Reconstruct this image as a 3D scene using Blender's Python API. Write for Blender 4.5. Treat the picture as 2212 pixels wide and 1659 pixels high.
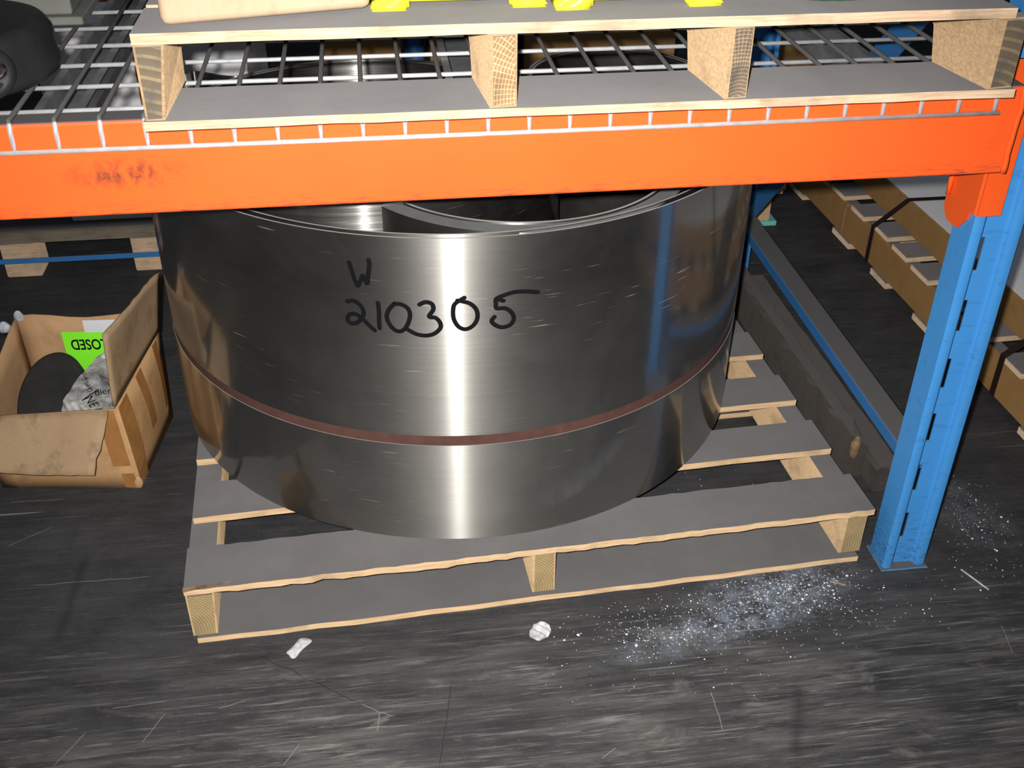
import bpy, bmesh, math, random
from mathutils import Vector, Matrix
PI = math.pi
random.seed(7)
S = bpy.context.scene
for o in list(bpy.data.objects):
    bpy.data.objects.remove(o)
COL = S.collection

# ------------------------------------------------------------------ camera, light, exposure
FPX, PITCH, YAW, ROLL = 2334.5, 0.5901, -0.134, 0.0079
CAM = Vector((-0.7998, -1.2696, 1.3439))
cy_, sy_, cp_, sp_ = math.cos(YAW), math.sin(YAW), math.cos(PITCH), math.sin(PITCH)
FWD = Vector((-sy_*cp_, cy_*cp_, -sp_))
R0 = Vector((cy_, sy_, 0)); U0 = R0.cross(FWD)
RIGHT = math.cos(ROLL)*R0 + math.sin(ROLL)*U0
UP = -math.sin(ROLL)*R0 + math.cos(ROLL)*U0
cd = bpy.data.cameras.new('camera'); cam = bpy.data.objects.new('camera', cd); COL.objects.link(cam)
M = Matrix((RIGHT, UP, -FWD)).transposed().to_4x4(); M.translation = CAM
cam.matrix_world = M
cd.sensor_fit = 'HORIZONTAL'; cd.sensor_width = 36.0; cd.lens = 36.0*FPX/2212.0
cd.clip_start = 0.02; cd.clip_end = 60
S.camera = cam

# the photograph's light: the camera's own flash, up and to the left of the lens
fl = bpy.data.lights.new('camera_flash', 'SPOT'); fl.energy = 255; fl.color = (1.0, 0.965, 0.92)
fl.shadow_soft_size = 0.012; fl.spot_size = math.radians(84); fl.spot_blend = 1.0
flo = bpy.data.objects.new('camera_flash', fl); COL.objects.link(flo)
MF = M.copy(); MF.translation = CAM + UP*0.023 - RIGHT*0.032 - FWD*0.01
flo.matrix_world = MF

# dim warehouse fill
W = bpy.data.worlds.new('world'); S.world = W; W.use_nodes = True
W.node_tree.nodes['Background'].inputs[0].default_value = (0.80, 0.88, 1.0, 1)
W.node_tree.nodes['Background'].inputs[1].default_value = 0.10
S.view_settings.view_transform = 'Standard'; S.view_settings.look = 'None'
S.view_settings.exposure = 0.0; S.view_settings.gamma = 1.0
S.view_settings.use_curve_mapping = False

# ------------------------------------------------------------------ node helpers
class NT:
    def __init__(s, name):
        s.m = bpy.data.materials.new(name); s.m.use_nodes = True
        s.t = s.m.node_tree; s.t.nodes.clear()
        s.out = s.n('ShaderNodeOutputMaterial')
    def n(s, typ, **kw):
        nd = s.t.nodes.new(typ)
        for k, v in kw.items(): setattr(nd, k, v)
        return nd
    def l(s, a, b): s.t.links.new(a, b)
    def set(s, sock, v):
        if isinstance(v, bpy.types.NodeSocket): s.l(v, sock)
        elif isinstance(v, (tuple, list)) and len(v) == 3 and sock.type == 'RGBA': sock.default_value = (*v, 1)
        else: sock.default_value = v
    def math(s, op, a, b=0.0, c=0.0, clamp=False):
        nd = s.n('ShaderNodeMath', operation=op, use_clamp=clamp)
        s.set(nd.inputs[0], a); s.set(nd.inputs[1], b); s.set(nd.inputs[2], c)
        return nd.outputs[0]
    def coord(s, kind='Object'):
        return s.n('ShaderNodeTexCoord').outputs[kind]
    def pos(s):
        return s.n('ShaderNodeNewGeometry').outputs['Position']
    def map(s, v, scale=(1, 1, 1), loc=(0, 0, 0), rot=(0, 0, 0)):
        nd = s.n('ShaderNodeMapping'); s.l(v, nd.inputs[0])
        nd.inputs['Location'].default_value = loc; nd.inputs['Rotation'].default_value = rot
        nd.inputs['Scale'].default_value = scale
        return nd.outputs[0]
    def noise(s, v, scale=5, detail=3, rough=.5, dist=0.0):
        nd = s.n('ShaderNodeTexNoise'); s.l(v, nd.inputs['Vector'])
        nd.inputs['Scale'].default_value = scale; nd.inputs['Detail'].default_value = detail
        nd.inputs['Roughness'].default_value = rough; nd.inputs['Distortion'].default_value = dist
        return nd.outputs['Fac']
    def ramp(s, f, stops):
        nd = s.n('ShaderNodeValToRGB'); s.l(f, nd.inputs[0])
        e = nd.color_ramp.elements
        while len(e) < len(stops): e.new(0.5)
        for i, (p, c) in enumerate(stops):
            e[i].position = p
            e[i].color = (c, c, c, 1) if isinstance(c, (int, float)) else (*c, 1)
        return nd.outputs[0]
    def mix(s, f, a, b, mode='MIX'):
        nd = s.n('ShaderNodeMix', data_type='RGBA', blend_type=mode)
        s.set(nd.inputs[0], f); s.set(nd.inputs[6], a); s.set(nd.inputs[7], b)
        return nd.outputs[2]
    def sep(s, v):
        nd = s.n('ShaderNodeSeparateXYZ'); s.l(v, nd.inputs[0]); return nd.outputs
    def normal(s):
        return s.sep(s.n('ShaderNodeNewGeometry').outputs['True Normal'])
    def rand(s):
        return s.n('ShaderNodeObjectInfo').outputs['Random']
    def bump(s, h, strength=.3, dist=.002):
        nd = s.n('ShaderNodeBump'); s.l(h, nd.inputs['Height'])
        nd.inputs['Strength'].default_value = strength; nd.inputs['Distance'].default_value = dist
        return nd.outputs[0]
    def bsdf(s, col, rough=.6, metal=0.0, spec=.3, normal=None, coat=0.0, dr=0.0):
        nd = s.n('ShaderNodeBsdfPrincipled')
        s.set(nd.inputs['Base Color'], col); s.set(nd.inputs['Roughness'], rough)
        s.set(nd.inputs['Metallic'], metal); s.set(nd.inputs['Specular IOR Level'], spec)
        nd.inputs['Coat Weight'].default_value = coat
        nd.inputs['Diffuse Roughness'].default_value = dr
        if normal is not None: s.l(normal, nd.inputs['Normal'])
        return nd
    def done(s, sh):
        s.l(sh.outputs[0], s.out.inputs[0]); return s.m

def hexc(r, g, b):
    f = lambda c: (c/255/12.92) if c/255 <= .04045 else ((c/255+.055)/1.055)**2.4
    return (f(r), f(g), f(b))

DUST = (0.088, 0.0845, 0.086)

def wood_mat(name, c1, c2, stain, dusty=True, dust=DUST):
    t = NT(name); p = t.pos(); r = t.rand()
    off = t.n('ShaderNodeVectorMath', operation='ADD'); t.l(p, off.inputs[0])
    cmb = t.n('ShaderNodeCombineXYZ'); t.l(t.math('MULTIPLY', r, 7.3), cmb.inputs[0]); t.l(t.math('MULTIPLY', r, 3.1), cmb.inputs[2])
    t.l(cmb.outputs[0], off.inputs[1]); v = off.outputs[0]
    g = t.noise(t.map(v, (5, 60, 90)), 3, 4, .6, .6)
    col = t.mix(t.ramp(g, [(.35, 0), (.68, 1)]), c1, c2)
    blotch = t.noise(v, 14, 4, .6)
    col = t.mix(t.math('MULTIPLY', t.ramp(blotch, [(.52, 0), (.75, 1)]), .55), col, stain)
    nx, ny, nz = t.normal()
    fine = t.noise(v, 420, 2, .5)
    if dusty:
        d = t.ramp(nz, [(.55, 0), (.8, 1)])
        dc = t.mix(t.ramp(t.noise(v, 9, 3, .6), [(.3, 0), (.75, 1)]), dust, tuple(x*1.22 for x in dust))
        dc = t.mix(t.math('MULTIPLY', t.ramp(fine, [(.62, 0), (.8, 1)]), .25), dc, tuple(x*1.9 for x in dust))
        col = t.mix(d, col, dc)
    b = t.bump(t.math('ADD', g, t.math('MULTIPLY', fine, .3)), .35, .0012)
    return t.done(t.bsdf(col, .85, 0, .15, b, dr=1.0))

def endgrain_mat(name, c1, c2, stain, ctr, freq, rays=True, amount=.5):
    # annual rings seen on the sawn front ends, plus the medullary rays of oak
    t = NT(name); p = t.coord('Object'); x, y, z = t.sep(p)
    px = t.math('SUBTRACT', x, ctr[0]); pz = t.math('SUBTRACT', z, ctr[1])
    wob = t.noise(p, 30, 3, .6)
    rad = t.math('SQRT', t.math('ADD', t.math('MULTIPLY', px, px), t.math('MULTIPLY', pz, pz)))
    rad = t.math('ADD', rad, t.math('MULTIPLY', wob, .006))
    ring = t.math('SINE', t.math('MULTIPLY', rad, freq))
    ang = t.math('ADD', t.math('ARCTAN2', px, pz), t.math('MULTIPLY', wob, .05))
    ray = t.math('SINE', t.math('MULTIPLY', ang, 95.0))
    col = t.mix(t.ramp(ring, [(.35, 0), (.75, 1)]), c1, c2)
    if rays:
        col = t.mix(t.math('MULTIPLY', t.ramp(ray, [(.72, 0), (.95, 1)]), .8), col, tuple(min(1, v*1.35) for v in c2))
    bl = t.noise(t.map(p, (1, 1, 1)), 26, 4, .65)
    col = t.mix(t.math('MULTIPLY', t.ramp(bl, [(.42, 0), (.72, 1)]), amount), col, stain)
    return t.done(t.bsdf(col, .85, 0, .15, t.bump(ring, .3, .001)))

def plain_mat(name, col, rough=.6, metal=0.0, spec=.3, var=.25, scale=20, coat=0.0):
    t = NT(name); p = t.pos()
    n = t.noise(p, scale, 4, .6)
    c = t.mix(t.ramp(n, [(.3, 0), (.75, 1)]), tuple(v*(1-var) for v in col), tuple(min(1, v*(1+var*.6)) for v in col))
    return t.done(t.bsdf(c, rough, metal, spec, t.bump(t.noise(p, scale*12, 2), .08, .001), coat))

def paint_mat(name, col, dark, chip, dustc=DUST, scuff=.5, rough=.38, low=None, smudge=None):
    # enamel paint with scuffs, chips and dust on the faces that look up
    t = NT(name); p = t.pos(); nx, ny, nz = t.normal()
    base = t.mix(t.ramp(t.noise(p, 6, 3, .5), [(.3, 0), (.8, 1)]), col, tuple(v*.88 for v in col))
    sc = t.noise(t.map(p, (5, 30, 26)), 2.6, 6, .72)
    base = t.mix(t.math('MULTIPLY', t.ramp(sc, [(.56, 0), (.74, 1)]), scuff), base, dark)
    ch = t.noise(p, 60, 5, .7)
    base = t.mix(t.ramp(ch, [(.735, 0), (.76, 1)]), base, chip)
    if low:   # grime rubbed along a lower edge: (z, height)
        z = t.sep(p)[2]
        m = t.math('SUBTRACT', 1.0, t.math('DIVIDE', t.math('SUBTRACT', z, low[0]), low[1]), clamp=True)
        g = t.noise(t.map(p, (9, 20, 60)), 4, 5, .75)
        base = t.mix(t.math('MULTIPLY', m, t.ramp(g, [(.5, 0), (.66, .9)])), base, chip)
    if smudge:   # black rubbed marks, like wiped-off lettering
        (sx, sz, rx, rz_) = smudge; xx, yy, zz = t.sep(p)
        dx = t.math('DIVIDE', t.math('SUBTRACT', xx, sx), rx); dz = t.math('DIVIDE', t.math('SUBTRACT', zz, sz), rz_)
        m = t.math('SUBTRACT', 1.0, t.math('ADD', t.math('MULTIPLY', dx, dx), t.math('MULTIPLY', dz, dz)), clamp=True)
        sn = t.noise(t.map(p, (38, 30, 24), rot=(0, .5, 0)), 2.0, 5, .68, .6)
        base = t.mix(t.math('MULTIPLY', t.math('MULTIPLY', m, t.ramp(sn, [(.43, 0), (.60, 1)])), .95), base, (.11, .045, .02))
    d = t.ramp(nz, [(.55, 0), (.8, 1)])
    base = t.mix(d, base, dustc)
    rg = t.math('ADD', rough, t.math('MULTIPLY', d, .45))
    return t.done(t.bsdf(base, rg, 0, .45, t.bump(t.noise(p, 140, 2), .05, .001)))

CORE_A = .76
def steel_mat(name, tint=(.60, .585, .55), band=0.0, dustm=.35):
    # rolled sheet: sharp reflections plus a broad lobe spread across the rolling direction
    t = NT(name); uv = t.coord('UV'); p = t.pos()
    line = t.noise(t.map(uv, (1.5, 900, 1)), 1, 2, .5)
    line2 = t.noise(t.map(uv, (4, 260, 1)), 1, 3, .6)
    smud = t.noise(t.map(uv, (5, 7, 1)), 1.3, 5, .62, .8)
    tan = t.n('ShaderNodeTangent', direction_type='RADIAL', axis='Z')
    def lobe(r, an, c, rot=.25):
        b = t.bsdf(c, r, 1.0)
        b.inputs['Anisotropic'].default_value = an
        b.inputs['Anisotropic Rotation'].default_value = rot
        t.l(tan.outputs[0], b.inputs['Tangent']); return b
    ct = t.mix(t.ramp(line, [(.3, 0), (.7, 1)]), tuple(v*.86 for v in tint), tint)
    if band: ct = t.mix(t.math('MULTIPLY', t.ramp(line2, [(.4, 0), (.62, 1)]), band), ct, (.03, .03, .03))
    a = lobe(.115, .25, ct)
    w = lobe(t.math('ADD', .40, t.math('MULTIPLY', smud, .10)), .84, ct)
    k = t.n('ShaderNodeBsdfAnisotropic'); t.set(k.inputs['Color'], ct)
    k.inputs['Roughness'].default_value = .305; k.inputs['Anisotropy'].default_value = CORE_A
    k.inputs['Rotation'].default_value = 0.0; t.l(tan.outputs[0], k.inputs['Tangent'])
    m0 = t.n('ShaderNodeMixShader'); m0.inputs[0].default_value = .47
    t.l(w.outputs[0], m0.inputs[1]); t.l(k.outputs[0], m0.inputs[2])
    mx = t.n('ShaderNodeMixShader'); mx.inputs[0].default_value = .50
    t.l(a.outputs[0], mx.inputs[1]); t.l(m0.outputs[0], mx.inputs[2])
    # grey handling film, in smudges, and short pale scratches
    scr = t.noise(t.map(uv, (13, 380, 1), rot=(0, 0, .22)), 1, 2, .5)
    scrm = t.math('MULTIPLY', t.ramp(scr, [(.67, 0), (.73, 1)]), t.ramp(t.noise(t.map(uv, (3, 4, 1)), 1.7, 2), [(.46, 0), (.62, 1)]))
    dot = t.ramp(t.noise(t.map(uv, (1, 1, 1)), 260, 1), [(.80, 0), (.83, 1)])
    film = t.math('ADD', t.math('MULTIPLY', t.ramp(smud, [(.4, .05), (.75, .5)]), dustm*.55), .05)
    film = t.math('ADD', film, t.math('MULTIPLY', t.math('ADD', scrm, dot), .26), clamp=True)
    df = t.bsdf(t.mix(scrm, (.080, .077, .071), (.55, .45, .38)), .7, 0, .3)
    m2 = t.n('ShaderNodeMixShader'); t.l(film, m2.inputs[0]); t.l(mx.outputs[0], m2.inputs[1]); t.l(df.outputs[0], m2.inputs[2])
    return t.done(m2)

def floor_mat():
    t = NT('worn_floor'); p = t.pos(); x, y, z = t.sep(p)
    mott = t.noise(t.map(p, (1, 1.5, 1)), 7.5, 6, .68, .3)
    base = t.mix(t.ramp(mott, [(.3, 0), (.72, 1)]), (.024, .024, .0265), (.050, .050, .053))
    # broken pale rub marks, mostly along the aisle
    s1 = t.noise(t.map(p, (1.8, 17, 1), rot=(0, 0, .05)), 2.2, 8, .74, .6)
    s2 = t.noise(t.map(p, (5, 95, 1), rot=(0, 0, -.04)), 1.6, 6, .74, .3)
    front = t.math('MULTIPLY', t.math('SUBTRACT', .08, y), 3.2, clamp=True)
    big = t.noise(t.map(p, (1.3, 2.4, 1), loc=(.35, .2, 0)), 2.6, 5, .62, .4)
    bigm = t.ramp(big, [(.34, .30), (.58, 1)])
    wear = t.math('MULTIPLY', t.ramp(s1, [(.44, 0), (.64, 1)]), t.math('ADD', .12, t.math('MULTIPLY', front, bigm)))
    col = t.mix(t.math('MULTIPLY', wear, .8), base, (.130, .127, .121))
    wear2 = t.math('MULTIPLY', t.ramp(s2, [(.54, 0), (.66, 1)]), t.math('ADD', .14, t.math('MULTIPLY', front, bigm)))
    col = t.mix(t.math('MULTIPLY', wear2, .75), col, (.235, .23, .218))
    # worn bare patches
    bare = t.math('MULTIPLY', t.ramp(t.noise(t.map(p, (1, 2.2, 1), loc=(1.7, .6, 0)), 6.5, 6, .66, .5), [(.60, 0), (.70, 1)]), front)
    col = t.mix(t.math('MULTIPLY', bare, .5), col, (.23, .22, .20))
    # dark smears
    dk = t.noise(t.map(p, (2.4, 7, 1), rot=(0, 0, .5)), 1.9, 5, .65, .4)
    col = t.mix(t.ramp(dk, [(.57, 0), (.74, .6)]), col, (.018, .018, .020))
    # grit
    col = t.mix(t.math('MULTIPLY', t.ramp(t.noise(p, 300, 2, .6), [(.66, 0), (.74, 1)]), .5), col, (.22, .22, .22))
    # scratches at odd angles
    for rot, sc, c, k in ((1.05, (2.2, 110, 1), (.30, .29, .27), .55), (2.3, (1.7, 120, 1), (.26, .25, .23), .45), (1.62, (2.6, 140, 1), (.012, .012, .013), .6)):
        sn = t.noise(t.map(p, sc, rot=(0, 0, rot)), 1.0, 2, .5)
        mk = t.math('MULTIPLY', t.ramp(sn, [(.70, 0), (.735, 1)]), t.ramp(t.noise(t.map(p, (1, 1, 1), loc=(rot, 0, 0)), 4.5, 2), [(.47, 0), (.60, 1)]))
        col = t.mix(t.math('MULTIPLY', mk, k), col, c)
    # single gouges and drag marks: (x0, y0, x1, y1, 1 pale / 0 dark / 2 broad dark smear)
    wx = t.math('MULTIPLY', t.math('SUBTRACT', t.noise(p, 22, 3), .5), .010)
    px_ = t.math('ADD', x, wx); py_ = t.math('ADD', y, wx)
    for x0, y0, x1, y1, k in ((-1.512, .303, -1.44, .349, 1), (-1.325, -.194, -1.288, -.136, 1), (-1.204, -.168, -1.176, -.116, 1), (-1.098, -.117, -1.056, -.108, 1), (-1.26, -.096, -1.174, -.092, 1),
            (-.736, -.107, -.767, -.267, 0), (-1.041, -.016, -.965, -.073, 0), (-.965, -.073, -.879, -.135, 0), (-.879, -.135, -.83, -.168, 1), (-.333, -.176, -.337, -.255, 1),
            (.19, -.102, .181, -.163, 1), (-.994, -.235, -.969, -.197, 1), (-1.326, .035, -1.372, .025, 0), (-1.365, .261, -1.371, .04, 2), (-.192, -.184, -.244, -.317, 2), (-1.45, .194, -1.238, .191, 1),
            (.243, .165, .245, .113, 1), (-1.539, .431, -1.436, .428, 1), (-.851, -.156, -.855, -.191, 1), (-.529, -.281, -.504, -.264, 1)):
        ln = math.hypot(x1-x0, y1-y0); ux, uy = (x1-x0)/ln, (y1-y0)/ln
        dx = t.math('SUBTRACT', px_, x0); dy = t.math('SUBTRACT', py_, y0)
        al = t.math('ADD', t.math('MULTIPLY', dx, ux), t.math('MULTIPLY', dy, uy))
        ac = t.math('ABSOLUTE', t.math('SUBTRACT', t.math('MULTIPLY', dx, uy), t.math('MULTIPLY', dy, ux)))
        hw = (.0011, .0010, .014)[k]
        m = t.math('SUBTRACT', 1.0, t.math('DIVIDE', ac, hw), clamp=True)
        e = t.math('SUBTRACT', 1.0, t.math('DIVIDE', t.math('ABSOLUTE', t.math('SUBTRACT', al, ln/2)), ln/2), clamp=True)
        m = t.math('MULTIPLY', m, t.math('MULTIPLY', e, 6.0, clamp=True))
        col = t.mix(t.math('MULTIPLY', m, (.9, .65, .55)[k]), col, ((.012, .012, .013), (.30, .29, .27), (.019, .019, .020))[k])
    # bluish white powder trodden into the floor beside the pallet corner
    def blob(cx, cy, rx, ry, a):
        ca, sa = math.cos(a), math.sin(a)
        dx = t.math('SUBTRACT', x, cx); dy = t.math('SUBTRACT', y, cy)
        u = t.math('DIVIDE', t.math('ADD', t.math('MULTIPLY', dx, ca), t.math('MULTIPLY', dy, sa)), rx)
        v = t.math('DIVIDE', t.math('SUBTRACT', t.math('MULTIPLY', dy, ca), t.math('MULTIPLY', dx, sa)), ry)
        return t.math('SUBTRACT', 1.0, t.math('SQRT', t.math('ADD', t.math('MULTIPLY', u, u), t.math('MULTIPLY', v, v))), clamp=True)
    pw = t.math('ADD', blob(-.16, .02, .20, .09, .25), t.math('MULTIPLY', blob(-.30, -.055, .22, .05, .2), .7))
    pw = t.math('ADD', pw, t.math('MULTIPLY', blob(.27, .18, .10, .16, .2), .3), clamp=True)
    pn = t.noise(p, 26, 6, .72)
    pm = t.math('MULTIPLY', pw, t.ramp(pn, [(.40, 0), (.68, 1)]))
    col = t.mix(t.math('MULTIPLY', pm, .75), col, (.27, .33, .42))
    gr = t.math('MULTIPLY', t.ramp(t.noise(p, 170, 3, .7), [(.57, 0), (.64, 1)]), t.math('POWER', pw, 1.2))
    col = t.mix(t.math('MULTIPLY', gr, .8), col, (.62, .66, .72))
    rg = t.ramp(big, [(.3, .55), (.7, .75)])
    b = t.bump(t.math('ADD', s2, t.noise(p, 120, 3)), .25, .0015)
    return t.done(t.bsdf(col, rg, 0, .22, b))

def card_mat(name, c1, c2, dirt=.35, stripes=None, dusty=0.0):
    t = NT(name); p = t.pos(); o = t.coord('Object'); nz = t.normal()[2]
    col = t.mix(t.ramp(t.noise(p, 7, 4, .6), [(.3, 0), (.75, 1)]), c1, c2)
    flute = t.noise(t.map(p, (90, 90, 6)), 1.5, 2)
    col = t.mix(t.math('MULTIPLY', t.ramp(flute, [(.4, 0), (.7, 1)]), .16), col, tuple(v*.7 for v in c1))
    d = t.noise(p, 20, 5, .7)
    col = t.mix(t.math('MULTIPLY', t.ramp(d, [(.52, 0), (.72, 1)]), dirt), col, tuple(v*.28 for v in c1))
    if dusty: col = t.mix(t.math('MULTIPLY', t.ramp(nz, [(.3, 0), (.6, 1)]), dusty), col, DUST)
    return t.done(t.bsdf(col, .75, 0, .25, t.bump(flute, .2, .001)))

M_WOOD = wood_mat('pallet_wood', (.55, .395, .24), (.41, .275, .155), (.16, .12, .085))
M_WOOD2 = wood_mat('upper_pallet_wood', (.60, .45, .32), (.42, .295, .185), (.14, .115, .09), True, (.098, .094, .095))
M_RUN2 = wood_mat('tan_runner_wood', (.48, .34, .195), (.36, .245, .13), (.16, .12, .085))
M_RUN = wood_mat('brown_runner_wood', (.40, .275, .16), (.27, .18, .10), (.12, .09, .06), True, (.098, .094, .095))
M_WOODG = wood_mat('grey_pallet_wood', (.20, .165, .125), (.14, .115, .09), (.06, .05, .045))
M_TIMBER = wood_mat('dark_timber', (.048, .042, .037), (.034, .031, .028), (.02, .02, .02), True, (.052, .049, .047))
M_RAW = plain_mat('broken_wood', (.22, .14, .075), .9, var=.6, scale=60)
M_END_OAK = endgrain_mat('oak_end_grain', (.28, .17, .085), (.46, .30, .165), (.035, .032, .03), (.09, -.03), 1500, True, .55)
M_END_OAK2 = endgrain_mat('dark_oak_end_grain', (.13, .105, .08), (.30, .215, .13), (.05, .047, .045), (.0, -.05), 1400, True, .9)
M_END_PINE = endgrain_mat('pine_end_grain', (.13, .10, .065), (.235, .175, .105), (.085, .078, .068), (-.03, -.10), 520, False, .95)
M_END_LOW = endgrain_mat('low_end_grain', (.40, .30, .15), (.29, .205, .10), (.17, .13, .08), (-.05, -.03), 1400, False, .4)
M_ORANGE = paint_mat('orange_enamel', (.88, .106, .018), (.55, .085, .02), (.05, .035, .03), scuff=.40, low=(.772, .022), smudge=(-1.10, .826, .085, .024))
M_ORANGE2 = paint_mat('orange_enamel_connector', (.86, .105, .016), (.45, .075, .02), (.30, .10, .05), scuff=.3)
M_BLUE = paint_mat('blue_enamel', (.055, .27, .64), (.03, .11, .27), (.03, .035, .05), scuff=.55, low=(0.0, .16))
M_BLUEP = paint_mat('blue_plain', (.035, .17, .44), (.03, .10, .24), (.03, .04, .06), scuff=.4)
M_STEEL = steel_mat('rolled_steel')
M_STEELB = steel_mat('wound_steel', (.5, .5, .48), .55, .5)
M_EDGE = plain_mat('steel_edge', (.55, .54, .52), .45, .35, .5, .2)
M_DUSTEDGE = plain_mat('dusty_steel_edge', (.135, .135, .142), .8, 0, .3, .15)
M_DULL = plain_mat('dull_dark_steel', (.07, .062, .058), .38, .75, .4, .3, 25)
M_SPACER = plain_mat('brown_spacer', (.085, .040, .033), .75, 0, .2, .2, 40)
M_INK = plain_mat('black_ink', (.004, .004, .005), .6, 0, .12, .1)
M_GALV = plain_mat('galvanised_wire', (.86, .90, .95), .40, .6, .6, .2, 60)
def galv_dusty():
    t = NT('dusty_galvanised'); p = t.pos(); z = t.sep(p)[2]
    d = t.math('MULTIPLY', t.math('SUBTRACT', z, .8925), 400, clamp=True)
    col = t.mix(d, (.78, .82, .86), (.105, .10, .098))
    b = t.bsdf(col, t.math('ADD', .3, t.math('MULTIPLY', d, .5)), t.math('SUBTRACT', .6, t.math('MULTIPLY', d, .6)), .4)
    return t.done(b)
M_GALVD = galv_dusty()
M_CARD = card_mat('cardboard', (.50, .30, .145), (.40, .23, .105), .45)
M_CARDIN = card_mat('cardboard_inside', (.46, .285, .15), (.37, .22, .11), .3)
M_CARDTOP = card_mat('pale_cardboard', (.47, .35, .235), (.42, .305, .20), .22)
M_CARDDUST = card_mat('dusty_cardboard', (.36, .25, .145), (.27, .18, .105), .7)
M_CARDBACK = card_mat('brown_carton', (.40, .225, .085), (.34, .19, .07), .25)
M_TAPE = plain_mat('brown_tape', (.33, .155, .05), .25, 0, .5, .2)
M_WHITE = plain_mat('white_board', (.86, .86, .88), .5, 0, .3, .05, 6)
M_PAPER = plain_mat('newsprint', (.40, .40, .39), .6, 0, .35, .75, 38)
M_WPAPER = plain_mat('white_paper', (.62, .64, .68), .4, 0, .4, .1)
M_LIME = plain_mat('lime_paper', (.22, .85, .03), .5, 0, .3, .05)
M_RUBBER = plain_mat('black_rubber', (.020, .021, .022), .55, 0, .3, .35, 14)
M_DISC = plain_mat('dusty_black_disc', (.026, .027, .028), .75, 0, .25, .45, 12)
M_BLACK = plain_mat('black_paint', (.010, .010, .010), .5, 0, .3, .3)
M_GREYPL = plain_mat('grey_plate', (.16, .165, .15), .6, 0, .3, .2)
M_YELLOW = plain_mat('yellow_plastic', (.74, .70, .045), .35, 0, .45, .05, 8)
M_GREEN = plain_mat('mottled_green', (.085, .19, .12), .6, 0, .3, .85, 45)
M_STRAP = plain_mat('brown_strap', (.028, .014, .012), .4, 0, .4, .2)
M_TEAL = plain_mat('teal_paint', (.16, .52, .50), .6, 0, .3, .15)
M_WALL = plain_mat('dark_wall', (.05, .05, .05), .9, 0, .1, .2)
M_CHROME = plain_mat('bright_metal', (.7, .7, .7), .2, 1, .5, .1)
M_SCRAP = plain_mat('grey_scrap', (.52, .52, .53), .8, 0, .2, .5, 90)
M_POWDER = plain_mat('white_powder', (.72, .75, .80), .9, 0, .2, .2)
M_PLASTIC = plain_mat('pale_film', (.45, .50, .55), .15, 0, .6, .3, 60)
M_GLUE = plain_mat('brown_debris', (.30, .20, .11), .9, 0, .2, .3)
M_FLOOR = floor_mat()

# ------------------------------------------------------------------ mesh helpers
def obj(name, bm, mat, parent=None, smooth=False):
    me = bpy.data.meshes.new(name)
    bm.normal_update(); bm.to_mesh(me); bm.free()
    for m in (mat if isinstance(mat, (list, tuple)) else [mat]): me.materials.append(m)
    if smooth:
        for p in me.polygons: p.use_smooth = True
    o = bpy.data.objects.new(name, me); COL.objects.link(o)
    if parent is not None: o.parent = parent
    return o
D2 = math.radians
def tag(o, label, cat, group=None, kind=None):
    o['label'] = label; o['category'] = cat
    if group: o['group'] = group
    if kind: o['kind'] = kind
    return o
def thing(name, label, cat, loc=(0, 0, 0), rz=0.0, group=None):
    o = bpy.data.objects.new(name, None); COL.objects.link(o); o.empty_display_size = .05
    o.location = loc; o.rotation_euler = (0, 0, rz)
    return tag(o, label, cat, group)
def struct(o):
    o['kind'] = 'structure'; return o
def quad(bm, vs, mi=0):
    f = bm.faces.new([v if isinstance(v, bmesh.types.BMVert) else bm.verts.new(v) for v in vs]); f.material_index = mi; return f
def bx(bm, a, b, bev=0.0, mi=0, seg=1):
    x0, y0, z0 = a; x1, y1, z1 = b
    vs = [bm.verts.new((x, y, z)) for z in (z0, z1) for y in (y0, y1) for x in (x0, x1)]
    fs = [bm.faces.new([vs[i] for i in q]) for q in ((0, 2, 3, 1), (4, 5, 7, 6), (0, 1, 5, 4), (2, 6, 7, 3), (0, 4, 6, 2), (1, 3, 7, 5))]
    for f in fs: f.material_index = mi
    if bev > 0:
        es = {e for f in fs for e in f.edges}
        r = bmesh.ops.bevel(bm, geom=list(es), offset=bev, segments=seg, affect='EDGES', profile=.5)
        for f in r['faces']: f.material_index = mi
    return fs
def box(name, a, b, mat, parent=None, bev=.0015, seg=1):
    bm = bmesh.new(); bx(bm, a, b, bev, 0, seg); return obj(name, bm, mat, parent)
def prism(bm, poly, axis, a, b, mi=0):
    # extrude a 2-D polygon along an axis
    def P(u, v, w): return {'x': (w, u, v), 'y': (u, w, v), 'z': (u, v, w)}[axis]
    A = [bm.verts.new(P(u, v, a)) for u, v in poly]; B = [bm.verts.new(P(u, v, b)) for u, v in poly]
    n = len(poly)
    fs = [bm.faces.new(A), bm.faces.new(B[::-1])]
    for i in range(n): fs.append(bm.faces.new((A[i], B[i], B[(i+1) % n], A[(i+1) % n])))
    for f in fs: f.material_index = mi
    bmesh.ops.recalc_face_normals(bm, faces=fs)
    return fs
def tube(bm, pts, r, n=8, cap=True):
    pts = [Vector(p) for p in pts]; rings = []
    for i, p in enumerate(pts):
        d = (pts[min(i+1, len(pts)-1)] - pts[max(i-1, 0)]).normalized()
        a = Vector((0, 0, 1)) if abs(d.z) < .9 else Vector((1, 0, 0))
        u = d.cross(a).normalized(); w = u.cross(d)
        rings.append([bm.verts.new(p + r*(math.cos(2*PI*k/n)*u + math.sin(2*PI*k/n)*w)) for k in range(n)])
    for A, B in zip(rings, rings[1:]):
        for k in range(n): bm.faces.new((A[k], A[(k+1) % n], B[(k+1) % n], B[k]))
    if cap: bm.faces.new(rings[0][::-1]); bm.faces.new(rings[-1])
    bmesh.ops.recalc_face_normals(bm, faces=bm.faces[:])
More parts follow.
